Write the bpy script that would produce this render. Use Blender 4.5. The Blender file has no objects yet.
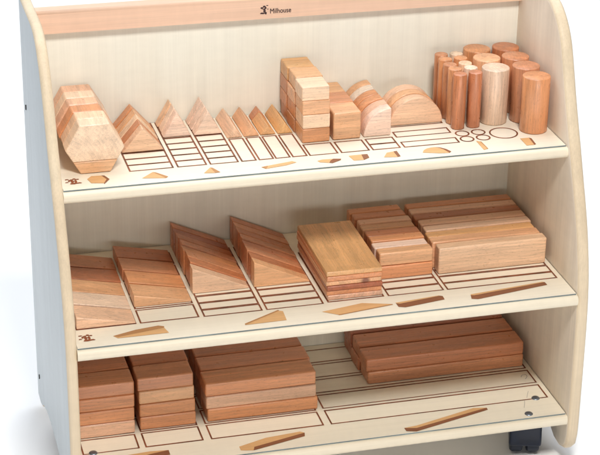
import bpy, bmesh, math, random
from mathutils import Vector, Matrix
random.seed(7)
SC = bpy.context.scene
COL = SC.collection
PI = math.pi

# ---------------------------------------------------------------- materials
def new_mat(name):
    m = bpy.data.materials.new(name); m.use_nodes = True
    nt = m.node_tree; nt.nodes.clear()
    out = nt.nodes.new('ShaderNodeOutputMaterial')
    b = nt.nodes.new('ShaderNodeBsdfPrincipled')
    nt.links.new(b.outputs['BSDF'], out.inputs['Surface'])
    return m, nt, b

def N(nt, kind, **kw):
    n = nt.nodes.new(kind)
    for k, v in kw.items(): setattr(n, k, v)
    return n

def math_node(nt, op, a, b=None, clamp=False):
    n = N(nt, 'ShaderNodeMath', operation=op, use_clamp=clamp)
    for i, v in enumerate((a, b)):
        if v is None: continue
        if isinstance(v, (int, float)): n.inputs[i].default_value = v
        else: nt.links.new(v, n.inputs[i])
    return n.outputs[0]

def mix_col(nt, fac, a, b, blend='MIX'):
    n = N(nt, 'ShaderNodeMix', data_type='RGBA', blend_type=blend)
    for s, v in ((n.inputs[0], fac), (n.inputs[6], a), (n.inputs[7], b)):
        if isinstance(v, (int, float)): s.default_value = v
        elif isinstance(v, tuple): s.default_value = (*v, 1) if len(v) == 3 else v
        else: nt.links.new(v, s)
    return n.outputs[2]

def remap(nt, v, a, b, c, d):
    n = N(nt, 'ShaderNodeMapRange'); nt.links.new(v, n.inputs[0])
    for i, x in enumerate((a, b, c, d)): n.inputs[i + 1].default_value = x
    return n.outputs[0]

def grain_scale(axis, along, across):
    s = [across] * 3; s['xyz'.index(axis)] = along
    return s

def noise(nt, vec, axis, along, across, detail=3, rough=.6):
    mp = N(nt, 'ShaderNodeMapping'); mp.inputs['Scale'].default_value = grain_scale(axis, along, across)
    nt.links.new(vec, mp.inputs['Vector'])
    n = N(nt, 'ShaderNodeTexNoise'); n.inputs['Scale'].default_value = 1
    n.inputs['Detail'].default_value = detail; n.inputs['Roughness'].default_value = rough
    nt.links.new(mp.outputs[0], n.inputs['Vector'])
    return n.outputs['Fac']

def beech(name, axis, knot=False, streak=1.3, mul=(1, 1, 1)):
    """solid beech: tree rings round an axis, long fibres, short dark flecks; the tint is the object's own colour"""
    m, nt, b = new_mat(name)
    tc = N(nt, 'ShaderNodeTexCoord'); oi = N(nt, 'ShaderNodeObjectInfo')
    wn = N(nt, 'ShaderNodeTexWhiteNoise', noise_dimensions='1D'); nt.links.new(oi.outputs['Random'], wn.inputs['W'])
    off = N(nt, 'ShaderNodeVectorMath', operation='MULTIPLY_ADD')
    nt.links.new(wn.outputs['Color'], off.inputs[0]); off.inputs[1].default_value = (.24, .24, .24)
    nt.links.new(tc.outputs['Object'], off.inputs[2])
    sub = N(nt, 'ShaderNodeVectorMath', operation='SUBTRACT'); nt.links.new(off.outputs[0], sub.inputs[0]); sub.inputs[1].default_value = (.11, .15, .15)
    v = sub.outputs[0]
    # slow wander of the rings
    w = N(nt, 'ShaderNodeTexNoise'); w.inputs['Scale'].default_value = 9; w.inputs['Detail'].default_value = 2
    nt.links.new(v, w.inputs['Vector'])
    wv = N(nt, 'ShaderNodeVectorMath', operation='MULTIPLY_ADD'); nt.links.new(w.outputs['Color'], wv.inputs[0]); wv.inputs[1].default_value = (.022, .022, .022); nt.links.new(v, wv.inputs[2])
    wave = N(nt, 'ShaderNodeTexWave', wave_type='RINGS', rings_direction=axis.upper(), wave_profile='SAW')
    wave.inputs['Scale'].default_value = 44; wave.inputs['Distortion'].default_value = 1.1; wave.inputs['Detail'].default_value = 2
    wave.inputs['Detail Scale'].default_value = 12
    nt.links.new(wv.outputs[0], wave.inputs['Vector'])
    fib = noise(nt, v, axis, 14, 420, 4, .65)
    band = noise(nt, v, axis, 3, 55, 3)
    fleck = noise(nt, v, axis, 110, 900, 2)
    big = noise(nt, v, axis, 5, 18, 2)
    k = math_node(nt, 'ADD', remap(nt, wave.outputs['Fac'], 0, 1, .04, -.075), remap(nt, fib, .25, .75, -.13 * streak, .12 * streak))
    k = math_node(nt, 'ADD', k, remap(nt, band, .3, .7, -.14 * streak, .11 * streak))
    k = math_node(nt, 'ADD', k, remap(nt, fleck, .57, .68, 0, -.24))
    k = math_node(nt, 'ADD', k, 1.0)
    base = mix_col(nt, 1.0, oi.outputs['Color'], k, 'MULTIPLY')
    # warm/cool drift of heartwood
    base = mix_col(nt, remap(nt, big, .45, .75, 0, .35), base, mix_col(nt, 1.0, base, (.95, .80, .68), 'MULTIPLY'))
    if knot:
        d = N(nt, 'ShaderNodeVectorMath', operation='DISTANCE'); nt.links.new(tc.outputs['Object'], d.inputs[0])
        d.inputs[1].default_value = (.024, -.114, .004)
        base = mix_col(nt, remap(nt, d.outputs['Value'], .005, .011, .85, 0), base, (.17, .045, .03))
    base = mix_col(nt, 1.0, base, mul, 'MULTIPLY')
    nt.links.new(base, b.inputs['Base Color'])
    b.inputs['Roughness'].default_value = .34; b.inputs['Specular IOR Level'].default_value = .85
    dn = N(nt, 'ShaderNodeTexNoise'); dn.inputs['Scale'].default_value = 75; dn.inputs['Detail'].default_value = 3; nt.links.new(v, dn.inputs['Vector'])
    nt.links.new(remap(nt, dn.outputs['Fac'], .3, .7, .27, .44), b.inputs['Roughness'])
    bp = N(nt, 'ShaderNodeBump'); bp.inputs['Strength'].default_value = .12; bp.inputs['Distance'].default_value = .0006
    nt.links.new(fib, bp.inputs['Height'])
    b3 = N(nt, 'ShaderNodeBump'); b3.inputs['Strength'].default_value = .35; b3.inputs['Distance'].default_value = .0012
    nt.links.new(dn.outputs['Fac'], b3.inputs['Height']); nt.links.new(bp.outputs[0], b3.inputs['Normal']); nt.links.new(b3.outputs[0], b.inputs['Normal'])
    return m

def maple(name, axis, base, streak, rough=.42, amt=1.0, fine=1.0, offset=0.0):
    """pale laminated maple with fine straight grain"""
    m, nt, b = new_mat(name)
    tc = N(nt, 'ShaderNodeTexCoord')
    of = N(nt, 'ShaderNodeVectorMath', operation='ADD'); nt.links.new(tc.outputs['Object'], of.inputs[0]); of.inputs[1].default_value = (offset,) * 3
    v = of.outputs[0]
    fib = noise(nt, v, axis, 5, 330, 4, .7)
    mid = noise(nt, v, axis, 1.6, 42, 3, .6)
    big = noise(nt, v, axis, .9, 7, 2)
    cross = noise(nt, v, axis, 60, 22, 2)
    k = math_node(nt, 'ADD', remap(nt, fib, .25, .75, -.085 * amt * fine, .07 * amt * fine), remap(nt, mid, .3, .7, -.07 * amt, .05 * amt))
    k = math_node(nt, 'ADD', k, remap(nt, cross, .3, .7, -.02 * amt, .02 * amt))
    k = math_node(nt, 'ADD', k, 1.0)
    c = mix_col(nt, remap(nt, big, .35, .70, 0, .8 * amt), base, streak)
    c = mix_col(nt, 1.0, c, k, 'MULTIPLY')
    nt.links.new(c, b.inputs['Base Color'])
    b.inputs['Roughness'].default_value = rough; b.inputs['Specular IOR Level'].default_value = .4
    bp = N(nt, 'ShaderNodeBump'); bp.inputs['Strength'].default_value = .06; bp.inputs['Distance'].default_value = .0005
    nt.links.new(fib, bp.inputs['Height']); nt.links.new(bp.outputs[0], b.inputs['Normal'])
    return m

def plain(name, col, rough=.5, metal=0, var=.12, scale=40, spec=.4):
    m, nt, b = new_mat(name)
    tc = N(nt, 'ShaderNodeTexCoord')
    n = N(nt, 'ShaderNodeTexNoise'); n.inputs['Scale'].default_value = scale; n.inputs['Detail'].default_value = 4
    nt.links.new(tc.outputs['Object'], n.inputs['Vector'])
    k = remap(nt, n.outputs['Fac'], .25, .75, 1 - var, 1 + var)
    nt.links.new(mix_col(nt, 1.0, (*col, 1), k, 'MULTIPLY'), b.inputs['Base Color'])
    nt.links.new(remap(nt, n.outputs['Fac'], .2, .8, max(rough - .08, .03), rough + .08), b.inputs['Roughness'])
    b.inputs['Metallic'].default_value = metal; b.inputs['Specular IOR Level'].default_value = spec
    return m

BX, BY, BZ = beech('beech_grain_x', 'x'), beech('beech_grain_y', 'y'), beech('beech_grain_z', 'z', streak=1.7)
BKNOT = beech('beech_grain_knot', 'y', knot=True)
PANEL_IN = maple('maple_side', 'z', (.81, .73, .61), (.76, .645, .53), offset=3.1, fine=.7)
PANEL_OUT_SHADED = maple('side_outer_shaded', 'z', (.56, .60, .61), (.52, .56, .565), offset=8.3, fine=.6, amt=.8)  # outer maple greyed: cool shade painted into its colour
PANEL_BACK = maple('maple_back', 'z', (.82, .82, .735), (.80, .775, .675), offset=1.7, amt=.7, fine=.75)
SHELF = maple('maple_shelf', 'x', (.82, .745, .60), (.79, .69, .53), amt=.7, rough=.5)
EDGE = maple('maple_edge', 'z', (.72, .60, .435), (.67, .54, .38), amt=1.0, rough=.5)
RAIL = maple('rail_beech', 'x', (.80, .56, .42), (.76, .50, .36), amt=1.0, rough=.42, offset=.4)
MAT = maple('mat_print', 'x', (.86, .80, .67), (.84, .76, .62), amt=.55, rough=.34, offset=5)
MATEDGE = plain('mat_edge', (.20, .255, .27), .3, var=.55, scale=9)
INK = plain('outline_ink', (.22, .072, .034), .5, var=.6, scale=38)
LOGO = plain('logo_ink', (.055, .025, .025), .5)
LOGO_RED = plain('logo_ink_brown', (.26, .075, .03), .5)
PIC_LIGHT = maple('picture_light', 'x', (.72, .43, .20), (.66, .37, .16), amt=1.2, rough=.4)
PIC_MID = maple('picture_mid', 'x', (.50, .25, .10), (.42, .20, .08), amt=1.2, rough=.4)
PIC_DARK = maple('picture_dark', 'x', (.27, .105, .05), (.22, .085, .04), amt=1.2, rough=.4)
STEEL = plain('bolt_steel', (.22, .26, .32), .35, .85)
RUBBER = plain('castor_plastic', (.003, .009, .028), .42, var=.3)
TYRE = plain('castor_tyre', (.006, .011, .024), .5, var=.3)
HOLE = plain('screw_hole', (.05, .045, .04), .7)
FLOOR = plain('studio_floor', (.93, .93, .94), .6, var=.004, scale=2, spec=.1)

# ---------------------------------------------------------------- mesh helpers
def finish(name, bm, mats, smooth=None):
    bmesh.ops.recalc_face_normals(bm, faces=bm.faces)
    me = bpy.data.meshes.new(name); bm.to_mesh(me); bm.free()
    for m in (mats if isinstance(mats, (list, tuple)) else [mats]): me.materials.append(m)
    if smooth:
        for p in me.polygons: p.use_smooth = True
        me.set_sharp_from_angle(angle=math.radians(smooth))
    return me

def link(name, me, parent=None, loc=(0, 0, 0), rot=(0, 0, 0)):
    o = bpy.data.objects.new(name, me); COL.objects.link(o)
    o.location = loc; o.rotation_euler = rot
    if parent: o.parent = parent
    return o

def box(bm, x0, x1, y0, y1, z0, z1):
    vs = [bm.verts.new(p) for p in ((x0,y0,z0),(x1,y0,z0),(x1,y1,z0),(x0,y1,z0),(x0,y0,z1),(x1,y0,z1),(x1,y1,z1),(x0,y1,z1))]
    for f in ((0,3,2,1),(4,5,6,7),(0,1,5,4),(1,2,6,5),(2,3,7,6),(3,0,4,7)): bm.faces.new([vs[i] for i in f])
    return vs

def prism(bm, pts, a0, a1, axis='y'):
    """polygon extruded along an axis. axis y: pts are (x,z); axis x: pts are (y,z); axis z: pts are (x,y)"""
    def P(p, a):
        return {'y': (p[0], a, p[1]), 'x': (a, p[0], p[1]), 'z': (p[0], p[1], a)}[axis]
    A = [bm.verts.new(P(p, a0)) for p in pts]; B = [bm.verts.new(P(p, a1)) for p in pts]
    bm.faces.new(A); bm.faces.new(B[::-1])
    for i in range(len(pts)):
        j = (i + 1) % len(pts); bm.faces.new((A[i], B[i], B[j], A[j]))

def bevel(bm, r, seg=2, angle=30, sel=None):
    bm.normal_update()
    es = [e for e in bm.edges if len(e.link_faces) == 2 and e.calc_face_angle(0) > math.radians(angle) and (sel is None or sel(e))]
    res = bmesh.ops.bevel(bm, geom=es, offset=r, segments=seg, profile=.5, affect='EDGES', clamp_overlap=True)
    for f in res['faces']: f.smooth = True              # rounded arrises shade round, faces stay flat

def lathe(bm, prof, n=40, axis='z', c=(0, 0, 0)):
    """prof: list of (r, h) from bottom to top"""
    rings = []
    for r, hh in prof:
        ring = []
        for i in range(n):
            a = 2 * PI * i / n; u, v = r * math.cos(a), r * math.sin(a)
            p = (u, v, hh) if axis == 'z' else (hh, u, v)
            ring.append(bm.verts.new((p[0] + c[0], p[1] + c[1], p[2] + c[2])))
        rings.append(ring)
    for A, B in zip(rings, rings[1:]):
        for i in range(n):
            j = (i + 1) % n; bm.faces.new((A[i], A[j], B[j], B[i]))
    bm.faces.new(rings[0][::-1]); bm.faces.new(rings[-1])

def flat(bm, pts, z):
    f = bm.faces.new([bm.verts.new((p[0], p[1], z)) for p in pts])
    f.normal_update()
    if f.normal.z < 0: f.normal_flip()

def tag(o, label, cat, group=None):
    o['label'] = label; o['category'] = cat
    if group: o['group'] = group
    return o

# ---------------------------------------------------------------- floor: a seamless white studio sheet that sweeps up at the back
FZ = -.672
bm = bmesh.new()
prof = [(-9, FZ), (6, FZ)] + [(6 + 2.5 * math.sin(a), FZ + 2.5 * (1 - math.cos(a))) for a in [PI / 2 * k / 14 for k in range(1, 15)]] + [(8.5, 9)]
rows = [[bm.verts.new((x, y, z)) for x in (-12, 13)] for y, z in prof]
for A, B in zip(rows, rows[1:]): bm.faces.new((A[0], A[1], B[1], B[0]))
o = link('floor', finish('floor', bm, FLOOR, 40)); o['kind'] = 'structure'

# ---------------------------------------------------------------- the shelving unit
Z1, Z2, Z3 = 0.0, -.276, -.553                     # tops of the three mats
MT = .0030                                         # mat thickness
FRONT = {1: 0.0, 2: -.107, 3: -.103}               # front edges of the mats
YB = .300                                          # back panel
unit = bpy.data.objects.new('shelving_unit', None); COL.objects.link(unit); unit.location = (.5, .1, FZ)
tag(unit, 'pale maple three-shelf storage unit with curved sides standing on castors', 'shelf unit')
def upart(name, me, loc=(0, 0, 0), parent=None):
    o = link(name, me, None, loc); p = parent or unit
    o.parent = p
    o.location = Vector(loc) - Vector((.5, .1, FZ)) if p is unit else Vector(loc)
    return o

FOOT = [(.388, -.647), (.343, -.647), (.318, -.640), (.292, -.625), (.24, -.610), (.185, -.604), (.10, -.604), (.05, -.608), (.0, -.619), (-.03, -.634), (-.048, -.644)]
def side(front, lx, thick):
    lx_in = 1 if lx < 0 else -1                       # which way the inner face looks
    pts = [(.388, .262)] + front + [(-.118, -.60), (-.112, -.625), (-.098, -.64), (-.075, -.647)][:4]
    pts = pts + FOOT[::-1]
    # smooth the front run with a Catmull-Rom pass
    bm = bmesh.new()
    dense = []
    n = len(pts); k0, k1 = 1, len(front)
    for i in range(n):
        dense.append(pts[i])
        if k0 <= i < k1:
            p0, p1, p2, p3 = pts[i - 1], pts[i], pts[i + 1], pts[min(i + 2, n - 1)]
            for t in (1/3, 2/3):
                dense.append(tuple(.5 * ((2*p1[q]) + (-p0[q]+p2[q])*t + (2*p0[q]-5*p1[q]+4*p2[q]-p3[q])*t*t + (-p0[q]+3*p1[q]-3*p2[q]+p3[q])*t**3) for q in (0, 1)))
    prism(bm, dense, 0, thick, 'x')
    bm.normal_update()
    es = [e for e in bm.edges if abs(e.verts[0].co.x - e.verts[1].co.x) < 1e-6]
    bmesh.ops.bevel(bm, geom=es, offset=.0085, segments=4, profile=.5, affect='EDGES', clamp_overlap=True)
    for f in bm.faces:
        f.normal_update()
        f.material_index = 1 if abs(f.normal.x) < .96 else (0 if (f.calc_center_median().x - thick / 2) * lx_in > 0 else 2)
    return upart('side_panel', finish('side_panel', bm, [PANEL_IN, EDGE, PANEL_OUT_SHADED], 35), (lx, 0, 0))
LEFT = [(.24, .262), (.185, .259), (.142, .243), (.103, .205), (.073, .160), (.047, .108), (.018, .05), (-.011, 0), (-.053, -.085), (-.085, -.165), (-.103, -.225), (-.113, -.29), (-.117, -.36), (-.118, -.48), (-.118, -.57)]
RIGHT = [(0.235, 0.262), (0.18, 0.2605), (0.1333, 0.2543), (0.0939, 0.2282), (0.0656, 0.1935), (0.0448, 0.1478), (0.022, 0.0909), (-0.0002, 0.0408), (-0.0172, 0.0044), (-0.032, -0.0297), (-0.0488, -0.0673), (-0.0665, -0.1071), (-0.0823, -0.1478), (-0.0959, -0.1913), (-0.1068, -0.2385), (-0.1138, -0.288), (-0.1174, -0.3448), (-0.1188, -0.4214), (-0.119, -0.5072), (-0.119, -0.5773)]
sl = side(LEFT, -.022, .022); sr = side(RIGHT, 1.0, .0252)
for (y, z) in ((.338, .040), (.338, -.575)):       # dark screw slots on the outside of the left panel
    bm = bmesh.new(); lathe(bm, [(.0045, -.0012), (.004, .0006)], 16, 'x')
    for v in bm.verts: v.co.y *= .55; v.co.z *= 1.3
    upart('screw_hole', finish('screw_hole', bm, HOLE), (-.0006 , y, z), sl)

bm = bmesh.new(); box(bm, .0, 1.0, YB, YB + .012, -.577, .235)
upart('back_panel', finish('back_panel', bm, PANEL_BACK))
bm = bmesh.new(); box(bm, 0, 1.0, .284, YB - .0005, .2085, .2545); box(bm, 0, 1.0, YB - .0004, YB + .014, .236, .2545)
bevel(bm, .006, 3, 30, lambda e: abs(e.verts[0].co.x - e.verts[1].co.x) > .5 and min(e.verts[0].co.z, e.verts[1].co.z) > .245 and e.verts[0].co.y < .29)
rail = upart('top_rail', finish('top_rail', bm, RAIL))

# maker's mark on the rail: a little emblem and the name, printed dark brown
def ribbon(bm, pts, w, z, closed=False):
    n = len(pts)
    for i in range(n if closed else n - 1):
        a, b = Vector(pts[i]), Vector(pts[(i + 1) % n]); d = (b - a); L = d.length
        if L < 1e-7: continue
        d /= L; nn = Vector((-d.y, d.x)) * w / 2; e = d * w / 2
        flat(bm, [a - nn - e, b - nn + e, b + nn + e, a + nn - e], z)
def emblem(bm, z, s=1.0):
    """the small printed figure: bushy head, slanting body, two feet (unit square)"""
    def blob(cx, cy, rx, ry, n=14, k=0):
        flat(bm, [(s * (cx + rx * (1 + .18 * math.sin(3 * a + k)) * math.cos(a)), s * (cy + ry * (1 + .18 * math.cos(4 * a + k)) * math.sin(a))) for a in [2 * PI * i / n for i in range(n)]], z)
    for i, (cx, cy, rx, ry) in enumerate(((.25, .72, .15, .10), (.48, .86, .14, .10), (.62, .72, .10, .13), (.52, .46, .12, .24), (.30, .17, .22, .09), (.64, .17, .13, .13), (.80, .95, .12, .04), (.85, .58, .10, .035), (.38, .60, .07, .05))):
        blob(cx, cy, rx, ry, k=i)
def text_mesh(body, size, mat, off=.0, sx=1.0):
    c = bpy.data.curves.new('lettering', 'FONT'); c.body = body; c.size = size; c.offset = off
    t = bpy.data.objects.new('lettering', c); COL.objects.link(t)
    dg = bpy.context.evaluated_depsgraph_get()
    me = bpy.data.meshes.new_from_object(t.evaluated_get(dg)); bpy.data.objects.remove(t); bpy.data.curves.remove(c)
    for v in me.vertices: v.co.x *= sx
    b2 = bmesh.new()
    for dx, dy, dz in ((0, 0, 0), (.00045, 0, .00002), (.00022, .0003, .00004)):    # printed fat: three overprints
        n0 = len(b2.verts); b2.from_mesh(me); b2.verts.ensure_lookup_table()
        for v in b2.verts[n0:]: v.co.x += dx; v.co.y += dy; v.co.z += dz
    b2.to_mesh(me); b2.free()
    me.materials.clear(); me.materials.append(mat); return me
RO = Vector((.5, .1, FZ))
bm = bmesh.new(); emblem(bm, 0, .020)
e = link('emblem', finish('emblem', bm, LOGO), rail, (.443, .2836, .217), (PI / 2, 0, 0))
e = link('lettering', text_mesh('Milhouse', .0145, LOGO, 0, .84), rail, (.4640, .2836, .219), (PI / 2, 0, 0))

for k, zt in ((1, Z1), (2, Z2), (3, Z3)):
    yf = FRONT[k] - .0105; zt -= MT
    bm = bmesh.new(); box(bm, 0, 1.0, yf, YB - .0005, zt - .0215, zt)
    bevel(bm, .0085, 5, 30, lambda e: abs(e.verts[0].co.x - e.verts[1].co.x) > .5 and e.verts[0].co.y < yf + .001)
    upart('shelf', finish('shelf', bm, SHELF, 40))

for i, (x, y) in enumerate(((.961, -.031), (.924, -.088), (.034, -.031))):
    bm = bmesh.new(); lathe(bm, [(.0085, 0), (.0085, MT + .0008), (.0072, MT + .0022), (.003, MT + .0028)], 24)
    upart('bolt_head', finish('bolt_head', bm, STEEL, 40), (x, y, Z3 - MT))

# castors: plate, hood, two wheels
def castor(x, y, ang):
    top = Z3 - MT - .0215
    root = upart('castor', None, (x, y, top)); root.rotation_euler.z = ang
    bm = bmesh.new(); box(bm, -.030, .030, -.03, .03, -.004, -.0002)
    link('mounting_plate', finish('mounting_plate', bm, STEEL), root)
    R = .0315; cz = FZ + R - top + .0005
    bm = bmesh.new()
    hp = [(-.0345, cz - .006), (-.0350, cz + .004), (-.0335, cz + .016), (-.030, cz + .026), (-.024, -.0045), (.022, -.0045), (.030, cz + .020), (.034, cz + .006), (.034, cz - .002), (.012, cz + .002), (-.014, cz - .004)]
    prism(bm, hp, -.0335, .0335, 'x'); bevel(bm, .0060, 4, 22)
    link('hood', finish('hood', bm, RUBBER, 50), root)
    for s in (-1, 1):
        bm = bmesh.new(); lathe(bm, [(R - .009, -.0135), (R - .0035, -.0128), (R - .0008, -.0105), (R, -.007), (R, .007), (R - .0008, .0105), (R - .0035, .0128), (R - .009, .0135)], 48, 'x', (s * .0172, 0, cz))
        link('wheel', finish('wheel', bm, TYRE, 30), root)
for a in ((.9405, -.034, -.30), (.060, -.034, -.2), (.9405, .24, .1), (.060, .24, .6)):
    castor(*a)

# ---------------------------------------------------------------- the three printed mats
def shelf_mat(k, zt, y_back, label):
    root = bpy.data.objects.new('guide_mat', None); COL.objects.link(root); root.location = (.5, FRONT[k], zt - MT)
    tag(root, label, 'shelf mat', 'printed guide mats on the shelves')
    bm = bmesh.new(); x0, x1 = (.0015, .9985)
    box(bm, x0 - .5, x1 - .5, .0, y_back - FRONT[k], .0003, MT)
    for f in bm.faces:
        f.normal_update(); f.material_index = 0 if f.normal.z > .5 else 1
    link('sheet', finish('sheet', bm, [MAT, MATEDGE]), root)
    return root
def on_mat(root, name, bm, mats, k, smooth=None):
    """geometry built in world coordinates around z=0, moved to the mat's own space"""
    for v in bm.verts: v.co.x -= .5; v.co.y -= FRONT[k]; v.co.z += MT
    return link(name, finish(name, bm, mats), root)
def frame(bm, x0, x1, y0, y1, w=.0033, z=.0005):
    """one printed rectangle outline, its corners mitred by butting"""
    h = w / 2
    j = lambda: random.uniform(-.0004, .0004)
    flat(bm, [(x0 - h, y0 - h + j()), (x1 + h, y0 - h + j()), (x1 + h, y0 + h + j()), (x0 - h, y0 + h + j())], z)
    flat(bm, [(x0 - h, y1 - h + j()), (x1 + h, y1 - h + j()), (x1 + h, y1 + h + j()), (x0 - h, y1 + h + j())], z)
    flat(bm, [(x0 - h, y0 + h), (x0 + h, y0 + h), (x0 + h, y1 - h), (x0 - h, y1 - h)], z + .00004)
    flat(bm, [(x1 - h, y0 + h), (x1 + h, y0 + h), (x1 + h, y1 - h), (x1 - h, y1 - h)], z + .00004)
def ringo(bm, cx, cy, r, w=.0033, z=.0005, n=48):
    for i in range(n):
        a, b = 2 * PI * i / n, 2 * PI * (i + 1) / n
        flat(bm, [(cx + q * math.cos(t), cy + q * math.sin(t)) for q, t in ((r - w/2, a), (r + w/2, a), (r + w/2, b), (r - w/2, b))], z)
def pictures(root, k, items):
    for polys in items:
        bm = bmesh.new()
        for q, (P, mi) in enumerate(polys):
            n0 = len(bm.faces); flat(bm, P, .0006 + .00012 * q); bm.faces.ensure_lookup_table(); bm.faces[n0].material_index = mi
        on_mat(root, 'block_picture', bm, [PIC_LIGHT, PIC_MID, PIC_DARK], k)
def mat_emblem(root, k, x, y):
    bm = bmesh.new()
    def blob(cx, cy, rx, ry, kk, n=14): flat(bm, [(x + cx + 1.3 * rx * (1 + .2 * math.sin(3 * a + kk)) * math.cos(a), y + cy + 1.25 * ry * (1 + .2 * math.cos(4 * a + kk)) * math.sin(a)) for a in [2 * PI * i / n for i in range(n)]], .0006 + .00001 * kk)
    for i, b in enumerate(((0, .009, .0024, .0022), (-.0045, .005, .0018, .003), (-.008, .0125, .003, .0016), (-.0095, -.001, .0024, .0016), (.006, .0125, .0026, .0024), (.0115, .010, .003, .0016), (.001, .0, .0022, .0075), (.0075, .0, .0018, .0065), (.0045, -.008, .0035, .0028), (.0115, -.0075, .0045, .0022), (-.001, -.0085, .0025, .0025), (.0035, .003, .003, .0014))):
        blob(b[0], b[1], b[2], b[3], i)
    on_mat(root, 'emblem', bm, LOGO_RED, k)

# top mat
m1 = shelf_mat(1, Z1, YB - .002, 'cream printed mat lying on the top shelf under triangles, cubes and cylinders')
bm = bmesh.new()
rowlim = [(.0630 + .0295 * i, .0630 + .0295 * i + .0275) for i in range(8)]
for x0, x1 in ((.1375, .2205), (.2305, .2855), (.294, .348)):
    for a, b in rowlim: frame(bm, x0, x1, a, b)
for x0 in (.3560, .3905, .4235, .4575): frame(bm, x0, x0 + .0275, .063, .177)
for x0 in (.4915, .5555): frame(bm, x0, x0 + .0555, .062, .1165)
for a, b in ((.062, .088), (.0905, .1175)): frame(bm, .6195, .6745, a, b)
for a, b in ((.0615, .087), (.1145, .141), (.168, .195)): frame(bm, .684, .797, a, b)
for i in range(2):
    for x in (.818, .852): ringo(bm, x, .0745 + .0295 * i, .0132)
ringo(bm, .9, .088, .0275)
on_mat(m1, 'outline_print', bm, INK, 1)
pictures(m1, 1, [
 [([(0.0523,0.0437),(0.0624,0.0563),(0.0811,0.0546),(0.0879,0.0348),(0.0801,0.0179),(0.0571,0.0232)],0),([(0.0811,0.0546),(0.0867,0.0533),(0.0934,0.0342),(0.0801,0.0134),(0.0801,0.0179),(0.0879,0.0348)],2)],
 [([(0.1534,0.0248),(0.1784,0.0492),(0.1976,0.0159)],0),([(0.1784,0.0492),(0.1842,0.0459),(0.2031,0.0218),(0.1976,0.0159)],1)],
 [([(0.2722,0.0223),(0.289,0.0463),(0.2934,0.0187)],0),([(0.289,0.0463),(0.2937,0.0439),(0.3036,0.0203),(0.2934,0.0187)],1)],
 [([(0.385,0.0262),(0.3978,0.0299),(0.4497,0.0416),(0.4571,0.0345),(0.4347,0.0248),(0.3918,0.0166)],0),([(0.385,0.0262),(0.3978,0.0299),(0.3979,0.0252),(0.3918,0.0166)],1)],
 [([(0.4976,0.0319),(0.5082,0.0363),(0.5306,0.0353),(0.5233,0.0281),(0.5177,0.0178),(0.5009,0.0244)],0),([(0.5233,0.0281),(0.5306,0.0353),(0.5457,0.0318),(0.5427,0.0257),(0.5236,0.0151),(0.5177,0.0178)],2)],
 [([(0.5637,0.0428),(0.5896,0.0437),(0.587,0.0168),(0.5672,0.018)],0),([(0.5896,0.0437),(0.6016,0.043),(0.6004,0.0254),(0.587,0.0168)],2)],
 [([(0.6288,0.0209),(0.6404,0.0411),(0.6551,0.0446),(0.6552,0.0162)],0),([(0.6551,0.0446),(0.6623,0.0458),(0.6618,0.0182),(0.6552,0.0162)],2)],
 [([(0.7095,0.0266),(0.715,.037),(0.7236,0.0443),(0.7330,.0472),(0.7411,0.0474),(.749,.041),(0.7542,0.0331),(0.7605,0.0135),(0.7415,0.0158)],0),([(0.7411,0.0474),(0.7509,0.0437),(.760,.0335),(0.766,0.0192),(0.7605,0.0135),(0.7542,0.0331),(.749,.041)],2)],
 [([(0.8317,0.06),(0.8385,0.0556),(0.8394,0.0157),(0.8314,0.0126)],0),([(0.8385,0.0556),(0.8406,0.0537),(0.8419,0.0165),(0.8394,0.0157)],1)],
 [([(0.9217,0.0524),(0.9401,0.0525),(0.9375,0.0151),(0.9216,0.0152)],0),([(0.9401,0.0525),(0.9443,0.0486),(0.9422,0.0176),(0.9375,0.0151)],2)],
])
mat_emblem(m1, 1, .0225, .037)

# middle mat
m2 = shelf_mat(2, Z2, YB - .002, 'cream printed mat lying on the middle shelf under ramps, planks and bars')
bm = bmesh.new()
for i in range(5):
    a = -.0325 + .0605 * i
    frame(bm, .1345, .2475, a, a + .053)
    frame(bm, .011, .1245, a, a + .053)
for x0, x1 in ((.259, .373), (.3835, .4965)):
    for i in range(10): frame(bm, x0, x1, -.0335 + .0294 * i, -.0335 + .0294 * i + .0255)
for x0, x1 in ((.632, .7455), (.755, .987)):
    for i in range(10): frame(bm, x0, x1, -.031 + .0300 * i, -.031 + .0300 * i + .0262)
frame(bm, .508, .621, -.03, .20)
on_mat(m2, 'outline_print', bm, INK, 2)
pictures(m2, 2, [
 [([(0.074,-0.0731),(0.0822,-0.0794),(0.1743,-0.062),(0.1795,-0.0837),(0.0815,-0.0836)],0),([(0.074,-0.0731),(0.1196,-0.0579),(0.1649,-0.051),(0.1754,-0.0564),(0.1743,-0.062),(0.0822,-0.0794)],1)],
 [([(0.3272,-0.0869),(0.4052,-0.0442),(0.4117,-0.0479),(0.4095,-0.0852)],0),([(0.3272,-0.0869),(0.3275,-0.0815),(0.4036,-0.0403),(0.4052,-0.0442)],1)],
 [([(0.4849,-0.0674),(0.5711,-0.0498),(0.6286,-0.0675),(0.5118,-0.0864)],0),([(0.5118,-0.0864),(0.6286,-0.0675),(0.6282,-0.0703),(0.5137,-0.0892)],1)],
 [([(0.6358,-0.0662),(0.643,-0.0697),(0.7307,-0.0547),(0.7354,-0.0571),(0.7346,-0.0718),(0.6485,-0.0868),(0.6364,-0.0816)],2),([(0.6352,-0.0637),(0.7285,-0.053),(0.7307,-0.0547),(0.643,-0.0697),(0.6358,-0.0662)],0)],
 [([(0.7908,-0.0662),(0.7969,-0.0688),(0.9556,-0.0454),(0.9564,-0.0579),(0.7991,-0.0861),(0.7873,-0.0815)],2),([(0.792,-0.0629),(0.9508,-0.043),(0.9556,-0.0454),(0.7969,-0.0688),(0.7908,-0.0662)],0)],
])
mat_emblem(m2, 2, .0215, -.071)

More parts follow.
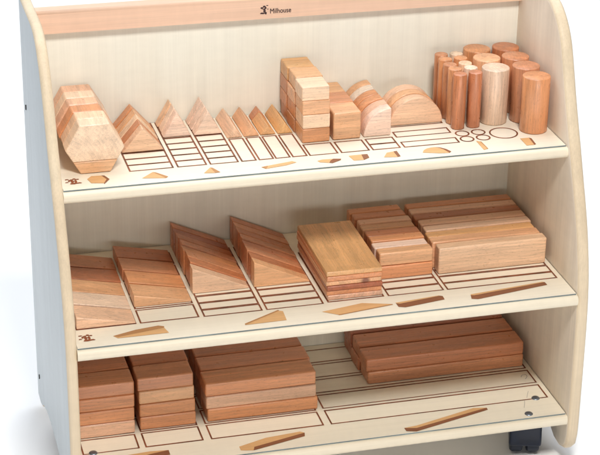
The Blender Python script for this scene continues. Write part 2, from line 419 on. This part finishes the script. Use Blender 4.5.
# bottom mat
m3 = shelf_mat(3, Z3, YB - .002, 'cream printed mat lying on the bottom shelf under flat bricks')
bm = bmesh.new()
for x0, x1 in ((.0145, .125), (.1395, .254), (.272, .5025)):
    for i in range(5): frame(bm, x0, x1, -.0325 + .0605 * i, .0200 + .0605 * i)
for i in range(5): frame(bm, .520, .9865, -.0325 + .0640 * i, .0210 + .0640 * i)
on_mat(m3, 'outline_print', bm, INK, 3)
pictures(m3, 3, [
 [([(0.087,-0.055),(0.1435,-0.0508),(0.1801,-0.0545),(0.147,-0.0603),(0.1165,-0.0672)],0),([(0.1165,-0.0672),(0.147,-0.0603),(0.1801,-0.0545),(0.1798,-0.0723),(0.1384,-0.0776)],2)],
 [([(0.318,-0.0748),(0.3772,-0.0543),(0.45,-0.0469),(0.4578,-0.0533),(0.3469,-0.0828),(0.3428,-0.0951),(0.3181,-0.0892)],0),([(0.3469,-0.0828),(0.4578,-0.0533),(0.4549,-0.0662),(0.3428,-0.0951)],2)],
 [([(0.658,-0.0827),(0.6856,-0.0792),(0.821,-0.0397),(0.8482,-0.0448),(0.6826,-0.0886)],0),([(0.658,-0.0827),(0.6826,-0.0886),(0.8482,-0.0448),(0.8478,-0.0531),(0.6784,-0.1016),(0.6585,-0.0955)],2)],
])

# faint pencil scribbles left on the bottom mat near its right end
PENCIL = plain('pencil_grey', (.42, .39, .36), .5)
for pts, wd in (([(.9631, .0592), (.966, .0645), (.9698, .0678), (.9767, .0680), (.9775, .063), (.9763, .0583), (.9696, .0497)], .0013),
                ([(.9564, -.0005), (.9500, -.013), (.9438, -.0254)], .0009), ([(.9348, -.0361), (.930, -.049), (.9237, -.0629)], .0009)):
    bm = bmesh.new(); ribbon(bm, pts, wd, .0007); bmesh.ops.remove_doubles(bm, verts=bm.verts, dist=.0004); on_mat(m3, 'pencil_mark', bm, PENCIL, 3)

# ---------------------------------------------------------------- wooden blocks
TINT = {'pale': (.85, .61, .42), 'whitish': (.84, .69, .54), 'pinkish': (.80, .475, .315), 'tan': (.78, .43, .225), 'golden': (.75, .41, .17),
        'orange brown': (.70, .305, .135), 'reddish': (.56, .205, .088), 'brown': (.63, .27, .13), 'dark red': (.42, .13, .06), 'light': (.86, .56, .37),
        'pale pink': (.88, .65, .51), 'beige': (.83, .61, .455)}
def place(name, me, loc, tint, label, group, rot=(0, 0, 0), jit=.0010, cat='wooden block', sz=.022):
    o = link(name, me, None, (loc[0] + random.uniform(-jit, jit), loc[1], loc[2] + .0009), (rot[0], rot[1], rot[2] + random.uniform(-.007, .007)))
    o.scale = (random.uniform(.988, 1.003), 1, 1 - random.uniform(0, sz))
    c = TINT[tint]; s = random.uniform(.95, 1.05)
    o.color = (c[0] * s, c[1] * s * random.uniform(.98, 1.02), c[2] * s * random.uniform(.96, 1.04), 1)
    return tag(o, label, cat, group)
ORD = ['front', 'second', 'third', 'fourth', 'fifth', 'sixth', 'seventh', 'eighth', 'ninth']
def nth(i, n, noun):
    """where a block stands in its row"""
    return f'rearmost {noun}' if i == n - 1 else (f'front {noun}' if i == 0 else f'{ORD[i]} from front')

def box_me(name, lx, ly, lz, mat, r=.0014):
    bm = bmesh.new(); box(bm, -lx / 2, lx / 2, 0, ly, 0, lz); 
    for v in bm.verts: v.co.y -= ly / 2
    bevel(bm, r, 4); return finish(name, bm, mat)
U = .057

# hexagons (front one has a darker glued strip along its foot)
def hexa(two):
    s = .0565; hh = s * math.sqrt(3)
    P = [(-s / 2, 0), (s / 2, 0), (s, hh / 2), (s / 2, hh), (-s / 2, hh), (-s, hh / 2)]
    bm = bmesh.new()
    if two:
        t = .024; w = s / 2 + t * (s / 2) / (hh / 2)
        prism(bm, [(-s/2, 0), (s/2, 0), (w, t), (-w, t)], -.0177, .0177)
        prism(bm, [(-w, t + .0003), (w, t + .0003), (s, hh/2), (s/2, hh), (-s/2, hh), (-s, hh/2)], -.0177, .0177)
        bevel(bm, .0018, 2, 50)
    else:
        prism(bm, P, -.0177, .0177); bevel(bm, .0030, 4)
    return bm
hx = finish('hexagon_block', hexa(False), BY)
bm = hexa(True)
STRIP = beech('beech_strip', 'x', mul=(.90, .72, .56))
for f in bm.faces: f.material_index = 1 if f.calc_center_median().z < .0241 else 0
hx0 = finish('hexagon_block', bm, [BY, STRIP])
hcol = ['pale', 'light', 'orange brown', 'pinkish', 'pale', 'pinkish']
for i in range(6):
    place('hexagon_block', hx0 if i == 0 else hx, (.0725 - (.002 if i > 1 else 0), .068 + .0187 + .0377 * i, 0), hcol[i],
          f'{hcol[i]} hexagonal block, {nth(i, 6, "one")} in the row by the left side panel', 'hexagonal blocks on the top shelf')
# big triangles
def tri(name, b, hh, t, mat=BX):
    bm = bmesh.new(); prism(bm, [(-b / 2, 0), (b / 2, 0), (0, hh)], -t / 2, t / 2); bevel(bm, .0023, 3); return finish(name, bm, mat)
tb = tri('triangle_block', .083, .049, .0264)
tc_ = ['light', 'brown', 'pale', 'tan', 'orange brown']
for i in range(5):
    place('triangle_block', tb, (.179, .150 + .0143 + .0287 * i, 0), tc_[i], f'{tc_[i]} low wide triangular block, {nth(i, 5, "one")} in the row beside the hexagons', 'wide triangular blocks')
ts = tri('triangle_block', .057, .051, .0264)
for cidx, (xc, y0, cs, where) in enumerate(((.2585, .211, ['pale pink', 'pale pink', 'light'], 'beside the wide triangles'), (.3205, .2085, ['pale pink', 'pale pink', 'pale pink'], 'beside the roof prisms'))):
    for i in range(3):
        place('triangle_block', ts, (xc, y0 + .0143 + .0287 * i, 0), cs[i], f'{cs[i]} steep triangular block, {nth(i, 3, "one")} of the trio {where}', 'steep triangular blocks')
# little roof prisms lying with their ridge towards the back
pr = tri('roof_prism', .0330, .0225, .112, BY)
prs = tri('roof_prism', .0330, .022, .030, BY); prm = tri('roof_prism', .0330, .019, .080, BY)
place('roof_prism', pr, (.369, .181 + .056, 0), 'light', 'light small roof-shaped prism beside the steep triangles, leftmost of the prisms', 'roof prisms on the top shelf')
place('roof_prism', pr, (.4035, .181 + .056, 0), 'tan', 'tan small roof-shaped prism just right of the lightest prism', 'roof prisms on the top shelf')
place('roof_prism', prs, (.4375, .277, 0), 'brown', 'short brown prism peak showing behind the shortened golden prism', 'roof prisms on the top shelf')
o = place('roof_prism', prm, (.438, .181 + .041, .0004), 'golden', 'golden roof-shaped prism, third from left, shorter than the others', 'roof prisms on the top shelf')
place('roof_prism', pr, (.4715, .181 + .056, 0), 'golden', 'golden brown roof-shaped prism right beside the tall stack of half bricks', 'roof prisms on the top shelf')
# stack of half bricks
hb = box_me('half_brick', .0560, .0560, .0290, BX, .0024)
lay = ['orange brown', 'pale', 'tan', 'pale']; lay2 = ['brown', 'orange brown', 'tan', 'tan']; lay3 = ['brown', 'orange brown', 'brown', 'golden']
LN = ['bottom', 'second lowest', 'third lowest', 'top']
for r, (cols, y) in enumerate(((lay, .123), (lay2, .1825), (lay3, .2405))):
    for L in range(4):
        dx = -.002 if (r == 0 and L == 3) else 0
        place('half_brick', hb, (.519 + dx + (.0015 if r == 1 else 0) * (L == 3), y + .0285, .0293 * L), cols[L],
              f'{cols[L]} half brick, {LN[L]} in the {("front", "middle", "rear")[r]} pile of the tall stack', 'half bricks in the tall stack', jit=.0014, sz=.006)
# cubes
cb = box_me('cube_block', .0575, .0575, .0570, BX, .0036)
for i, t in enumerate(('tan', 'brown', 'tan')):
    place('cube_block', cb, (.5845 , .1245 + .029 + .0590 * i, 0), t, f'{t} cube, {nth(i, 3, "one")} of the three right of the tall stack', 'wooden cubes on the top shelf')
# quarter rounds
def quarter():
    bm = bmesh.new(); r = .0568
    P = [(r / 2, 0)] + [(r / 2 - r * math.sin(a), r * math.cos(a)) for a in [PI / 2 * k / 22 for k in range(23)]]
    prism(bm, P, -.0131, .0131); bevel(bm, .0022, 3, 40); return finish('quarter_round', bm, BX, 25)
qr = quarter()
qc = ['pale pink', 'pinkish', 'orange brown', 'orange brown', 'whitish', 'tan']
for i in range(6):
    place('quarter_round', qr, (.6475, .1265 + .0142 + .0287 * i, 0), qc[i], f'{qc[i]} quarter-circle block, {nth(i, 6, "one")} in the row beside the half circles', 'quarter circle blocks')
def half_round():
    bm = bmesh.new(); r = .0567
    P = [(r * math.cos(a), r * math.sin(a)) for a in [PI * k / 40 for k in range(41)]]
    prism(bm, P, -.0131, .0131); bevel(bm, .0022, 3, 40); return finish('half_round', bm, BX, 25)
hr = half_round()
for i, t in enumerate(('light', 'tan', 'light')):
    place('half_round', hr, (.7425, .1705 + .0142 + .0287 * i, 0), t, f'{t} half-circle block, {nth(i, 3, "one")} of three beside the thin rods', 'half circle blocks')
# rods and cylinders
def cyl(name, r, hh, n):
    bm = bmesh.new(); lathe(bm, [(r - .0013, 0), (r, .0013), (r, hh - .0016), (r - .0005, hh - .0006), (r - .0017, hh)], n); return finish(name, bm, BZ, 50)
rod = cyl('thin_rod', .0138, .1165, 28); big = cyl('cylinder_block', .0281, .1165, 48)
ca = ['reddish', 'orange brown', 'brown', 'orange brown', 'brown']; cbb = ['reddish', 'beige', 'light', 'orange brown', 'beige']
for i in range(5):
    place('thin_rod', rod, (.8185, .1355 + .0296 * i, 0), ca[i], f'{ca[i]} thin rod, {nth(i, 5, "one")} in the left row of rods', 'thin rods on the top shelf', rot=(0, 0, i * .7), sz=.012)
    place('thin_rod', rod, (.8520, .1375 + .0296 * i, 0), cbb[i], f'{cbb[i]} thin rod, {nth(i, 5, "one")} in the right row of rods', 'thin rods on the top shelf', rot=(0, 0, 1 + i * 1.3))
for i, t in enumerate(('beige', 'tan', 'orange brown')):
    place('cylinder_block', big, (.9025, .1555 + .0575 * i, 0), t, f'{t} thick cylinder, {nth(i, 3, "one")} in the row beside the thin rods', 'thick cylinders', rot=(0, 0, i * 2.1), sz=.008)
for i, t in enumerate(('orange brown', 'brown', 'brown', 'reddish')):
    place('cylinder_block', big, (.9640, .0920 + .0590 * i, 0), t, f'{t} thick cylinder, {nth(i, 4, "one")} in the row beside the right side panel', 'thick cylinders', rot=(0, 0, .4 + i * 1.9), sz=.012)

# ---- middle shelf
def ramp(name, lx, ly, h0, h1, mat):
    bm = bmesh.new(); prism(bm, [(-lx / 2, 0), (lx / 2, 0), (lx / 2, h1), (-lx / 2, h0)], -ly / 2, ly / 2); bevel(bm, .0032, 4, 25); return finish(name, bm, mat)
ra = ramp('ramp_block', .1145, .0548, .0275, .003, BX)
for i, t in enumerate(('light', 'pale pink', 'tan', 'reddish', 'brown')):
    place('ramp_block', ra, (.0675 + .0008 * i, -.0335 + .0285 + .0588 * i, Z2), t, f'{t} low ramp block, {nth(i, 5, "one")} in the row against the left panel', 'low ramp blocks on the middle shelf', sz=.11)
for i, t in enumerate(('tan', 'orange brown', 'brown', 'reddish')):
    place('ramp_block', ra, (.1910 - (.0025 if i > 1 else 0), .0320 + .0285 + .0600 * i, Z2), t, f'{t} low ramp block, {nth(i, 4, "one")} in second row from left panel', 'low ramp blocks on the middle shelf', sz=.11)
wg = ramp('wedge_block', .1145, .0261, .0572, .003, BX)
wc = [['light', 'reddish', 'brown', 'orange brown', 'brown', 'reddish', 'dark red', 'reddish'], ['tan', 'reddish', 'brown', 'reddish', 'orange brown', 'reddish', 'brown', 'reddish']]
for c, x in enumerate((.3150, .4385)):
    for i in range(8):
        t = wc[c][i]
        place('wedge_block', wg, (x + random.uniform(-.0022, .0022), .0632 + .0142 + .0287 * i, Z2), t,
              f'{t} tall wedge block, {nth(i, 8, "one")} in wedge row {("beside low ramps", "beside stacked planks")[c]}', 'tall wedge blocks', sz=.05)
pl = box_me('plank', .1135, .2275, .0101, BY, .0020); plk = box_me('plank', .1135, .2275, .0101, BKNOT, .0020)
pc = ['pinkish', 'orange brown', 'dark red', 'tan', 'orange brown', 'golden']
pos = ['lowest', 'second lowest', 'third lowest', 'third from the top', 'second from the top', 'topmost']
for i in range(6):
    o = place('plank', plk if i == 3 else pl, (.5645 - .0006 * i, -.0255 + .1138 + (0, .0008, -.0012, .0010, -.0006, .0004)[i], Z2 + .0103 * i), pc[i], f'{pc[i]} flat plank, {pos[i]} in the plank pile' + (', with dark knot' if i == 3 else ''), 'flat planks in a pile', jit=.0020, sz=.006)
bar = box_me('square_bar', .1135, .0270, .0290, BX, .0036); edge = box_me('brick_on_edge', .1135, .0262, .0585, BX, .0036)
place('square_bar', bar, (.6905, .0380 + .0143, Z2), 'orange brown', 'orange brown square bar, lower of two stacked before the bricks on edge', 'square bars')
place('square_bar', bar, (.6895, .0385 + .0143, Z2 + .0294), 'tan', 'tan square bar with dark streak, upper of two stacked before the bricks on edge', 'square bars')
for i, t in enumerate(('pale pink', 'orange brown', 'reddish', 'tan', 'pinkish', 'brown', 'orange brown')):
    place('brick_on_edge', edge, (.6895 + random.uniform(-.002, .001), .0675 + .0143 + .0290 * i, Z2), t, f'{t} brick on edge, {nth(i, 7, "one")} in the row beside the planks', 'bricks on edge', jit=.0016, sz=.035)
ledge = box_me('long_bar', .2330, .0264, .0585, BX, .0036)
for i, t in enumerate(('light', 'tan', 'golden', 'light', 'pinkish', 'reddish', 'pinkish', 'orange brown')):
    place('long_bar', ledge, (.8715 + random.uniform(-.0015, .0015), .0350 + .0143 + .0290 * i, Z2), t, f'{t} long bar on edge, {nth(i, 8, "one")} in the row by the right panel', 'long bars on edge', jit=.0016, sz=.03)

# ---- bottom shelf
LOW = {4: ['bottom', 'second lowest', 'third lowest', 'top'], 3: ['bottom', 'middle', 'top'], 2: ['lower', 'upper']}
RW = ['front', 'second', 'third', 'rear']
def pile(name, me, x, y0, dy, rows, layers, hz, cols, dx, where, group):
    rw = {4: ['front', 'second', 'third', 'rear'], 3: ['front', 'middle', 'rear']}[rows]
    for r in range(rows):
        for L in range(layers):
            t = cols[r][L]
            place(name, me, (x + dx[L] * (1 if r == 0 else .5), y0 + dy * r + .0283, Z3 + hz * L), t, f'{t} {name.replace("_", " ")}, {LOW[layers][L]} in {rw[r]} row of {where} down below', group, jit=.0016, sz=.006)
br = box_me('flat_brick', .1135, .0552, .0294, BX, .0036)
pile('flat_brick', br, .0710, .0240, .0590, 4, 4, .0297, [['pinkish', 'orange brown', 'orange brown', 'brown'], ['reddish'] * 4, ['brown'] * 4, ['reddish'] * 4], [0, .0004, .0002, -.0008], 'leftmost pile', 'flat bricks on the bottom shelf')
pile('flat_brick', br, .1960, .0300, .0590, 4, 4, .0297, [['orange brown', 'orange brown', 'tan', 'brown'], ['reddish'] * 4, ['dark red'] * 4, ['brown'] * 4], [.0008, 0, -.0022, -.0032], 'second pile', 'flat bricks on the bottom shelf')
db = box_me('long_brick', .2310, .0552, .0294, BX, .0036)
pile('long_brick', db, .3925, .0300, .0590, 4, 3, .0297, [['orange brown', 'pinkish', 'orange brown'], ['brown'] * 3, ['reddish'] * 3, ['brown'] * 3], [.0012, -.0016, -.0055], 'third pile', 'long bricks on the bottom shelf')
tbk = box_me('extra_long_brick', .3490, .0556, .0294, BX, .0036)
pile('extra_long_brick', tbk, .8095, .1030, .0615, 3, 2, .0297, [['brown', 'reddish'], ['reddish', 'reddish'], ['dark red', 'dark red']], [0, -.001], 'rightmost pile', 'extra long bricks on the bottom shelf')

# ---------------------------------------------------------------- camera
cam = bpy.data.cameras.new('camera'); co = bpy.data.objects.new('camera', cam); COL.objects.link(co)
r0 = Vector((0.96668194, -0.25561819, 0.01361526)); r1 = Vector((-0.09530033, -0.40874679, -0.90765848)); r2 = Vector((0.23757921, 0.87611952, -0.41948864))
mw = Matrix((( r0.x, -r1.x, -r2.x, -0.41869333), (r0.y, -r1.y, -r2.y, -3.22679488), (r0.z, -r1.z, -r2.z, 1.42252545), (0, 0, 0, 1)))
co.matrix_world = mw
cam.sensor_fit = 'HORIZONTAL'; cam.sensor_width = 36; cam.lens = 114.1266; cam.clip_start = .05; cam.clip_end = 100
SC.camera = co

# ---------------------------------------------------------------- studio lights and added fills
def area(name, loc, aim, sx, sy, power, col):
    l = bpy.data.lights.new(name, 'AREA'); l.shape = 'RECTANGLE'; l.size = sx; l.size_y = sy; l.energy = power; l.color = col
    o = bpy.data.objects.new(name, l); COL.objects.link(o); o.location = loc
    o.rotation_euler = (Vector(aim) - Vector(loc)).to_track_quat('-Z', 'Y').to_euler()
area('softbox_key', (.35, -2.15, 3.0), (.5, .05, -.2), .8, .7, 118, (1, .96, .90))
area('added_floor_fill', (.6, 2.9, 4.8), (.6, 2.9, FZ), 11, 5, 520, (.92, .96, 1))  # unseen overhead fill, added to whiten the floor
area('softbox_front', (.5, -4.3, .1), (.5, 0, -.3), 2.6, .8, 37, (1, .94, .87))
area('added_fill_left', (-3.6, .75, .9), (0, .2, -.1), 1.6, 1.8, 9, (.45, .70, 1))  # unseen cool fill, added to turn the left panel bluish
w = bpy.data.worlds.new('World'); SC.world = w; w.use_nodes = True
bg = w.node_tree.nodes['Background']; bg.inputs[0].default_value = (.93, .95, 1, 1); bg.inputs[1].default_value = .07

SC.view_settings.view_transform = 'Standard'; SC.view_settings.look = 'None'
SC.view_settings.exposure = 0; SC.view_settings.gamma = 1
SC.render.engine = 'CYCLES'
SC.cycles.max_bounces = 8; SC.cycles.diffuse_bounces = 5
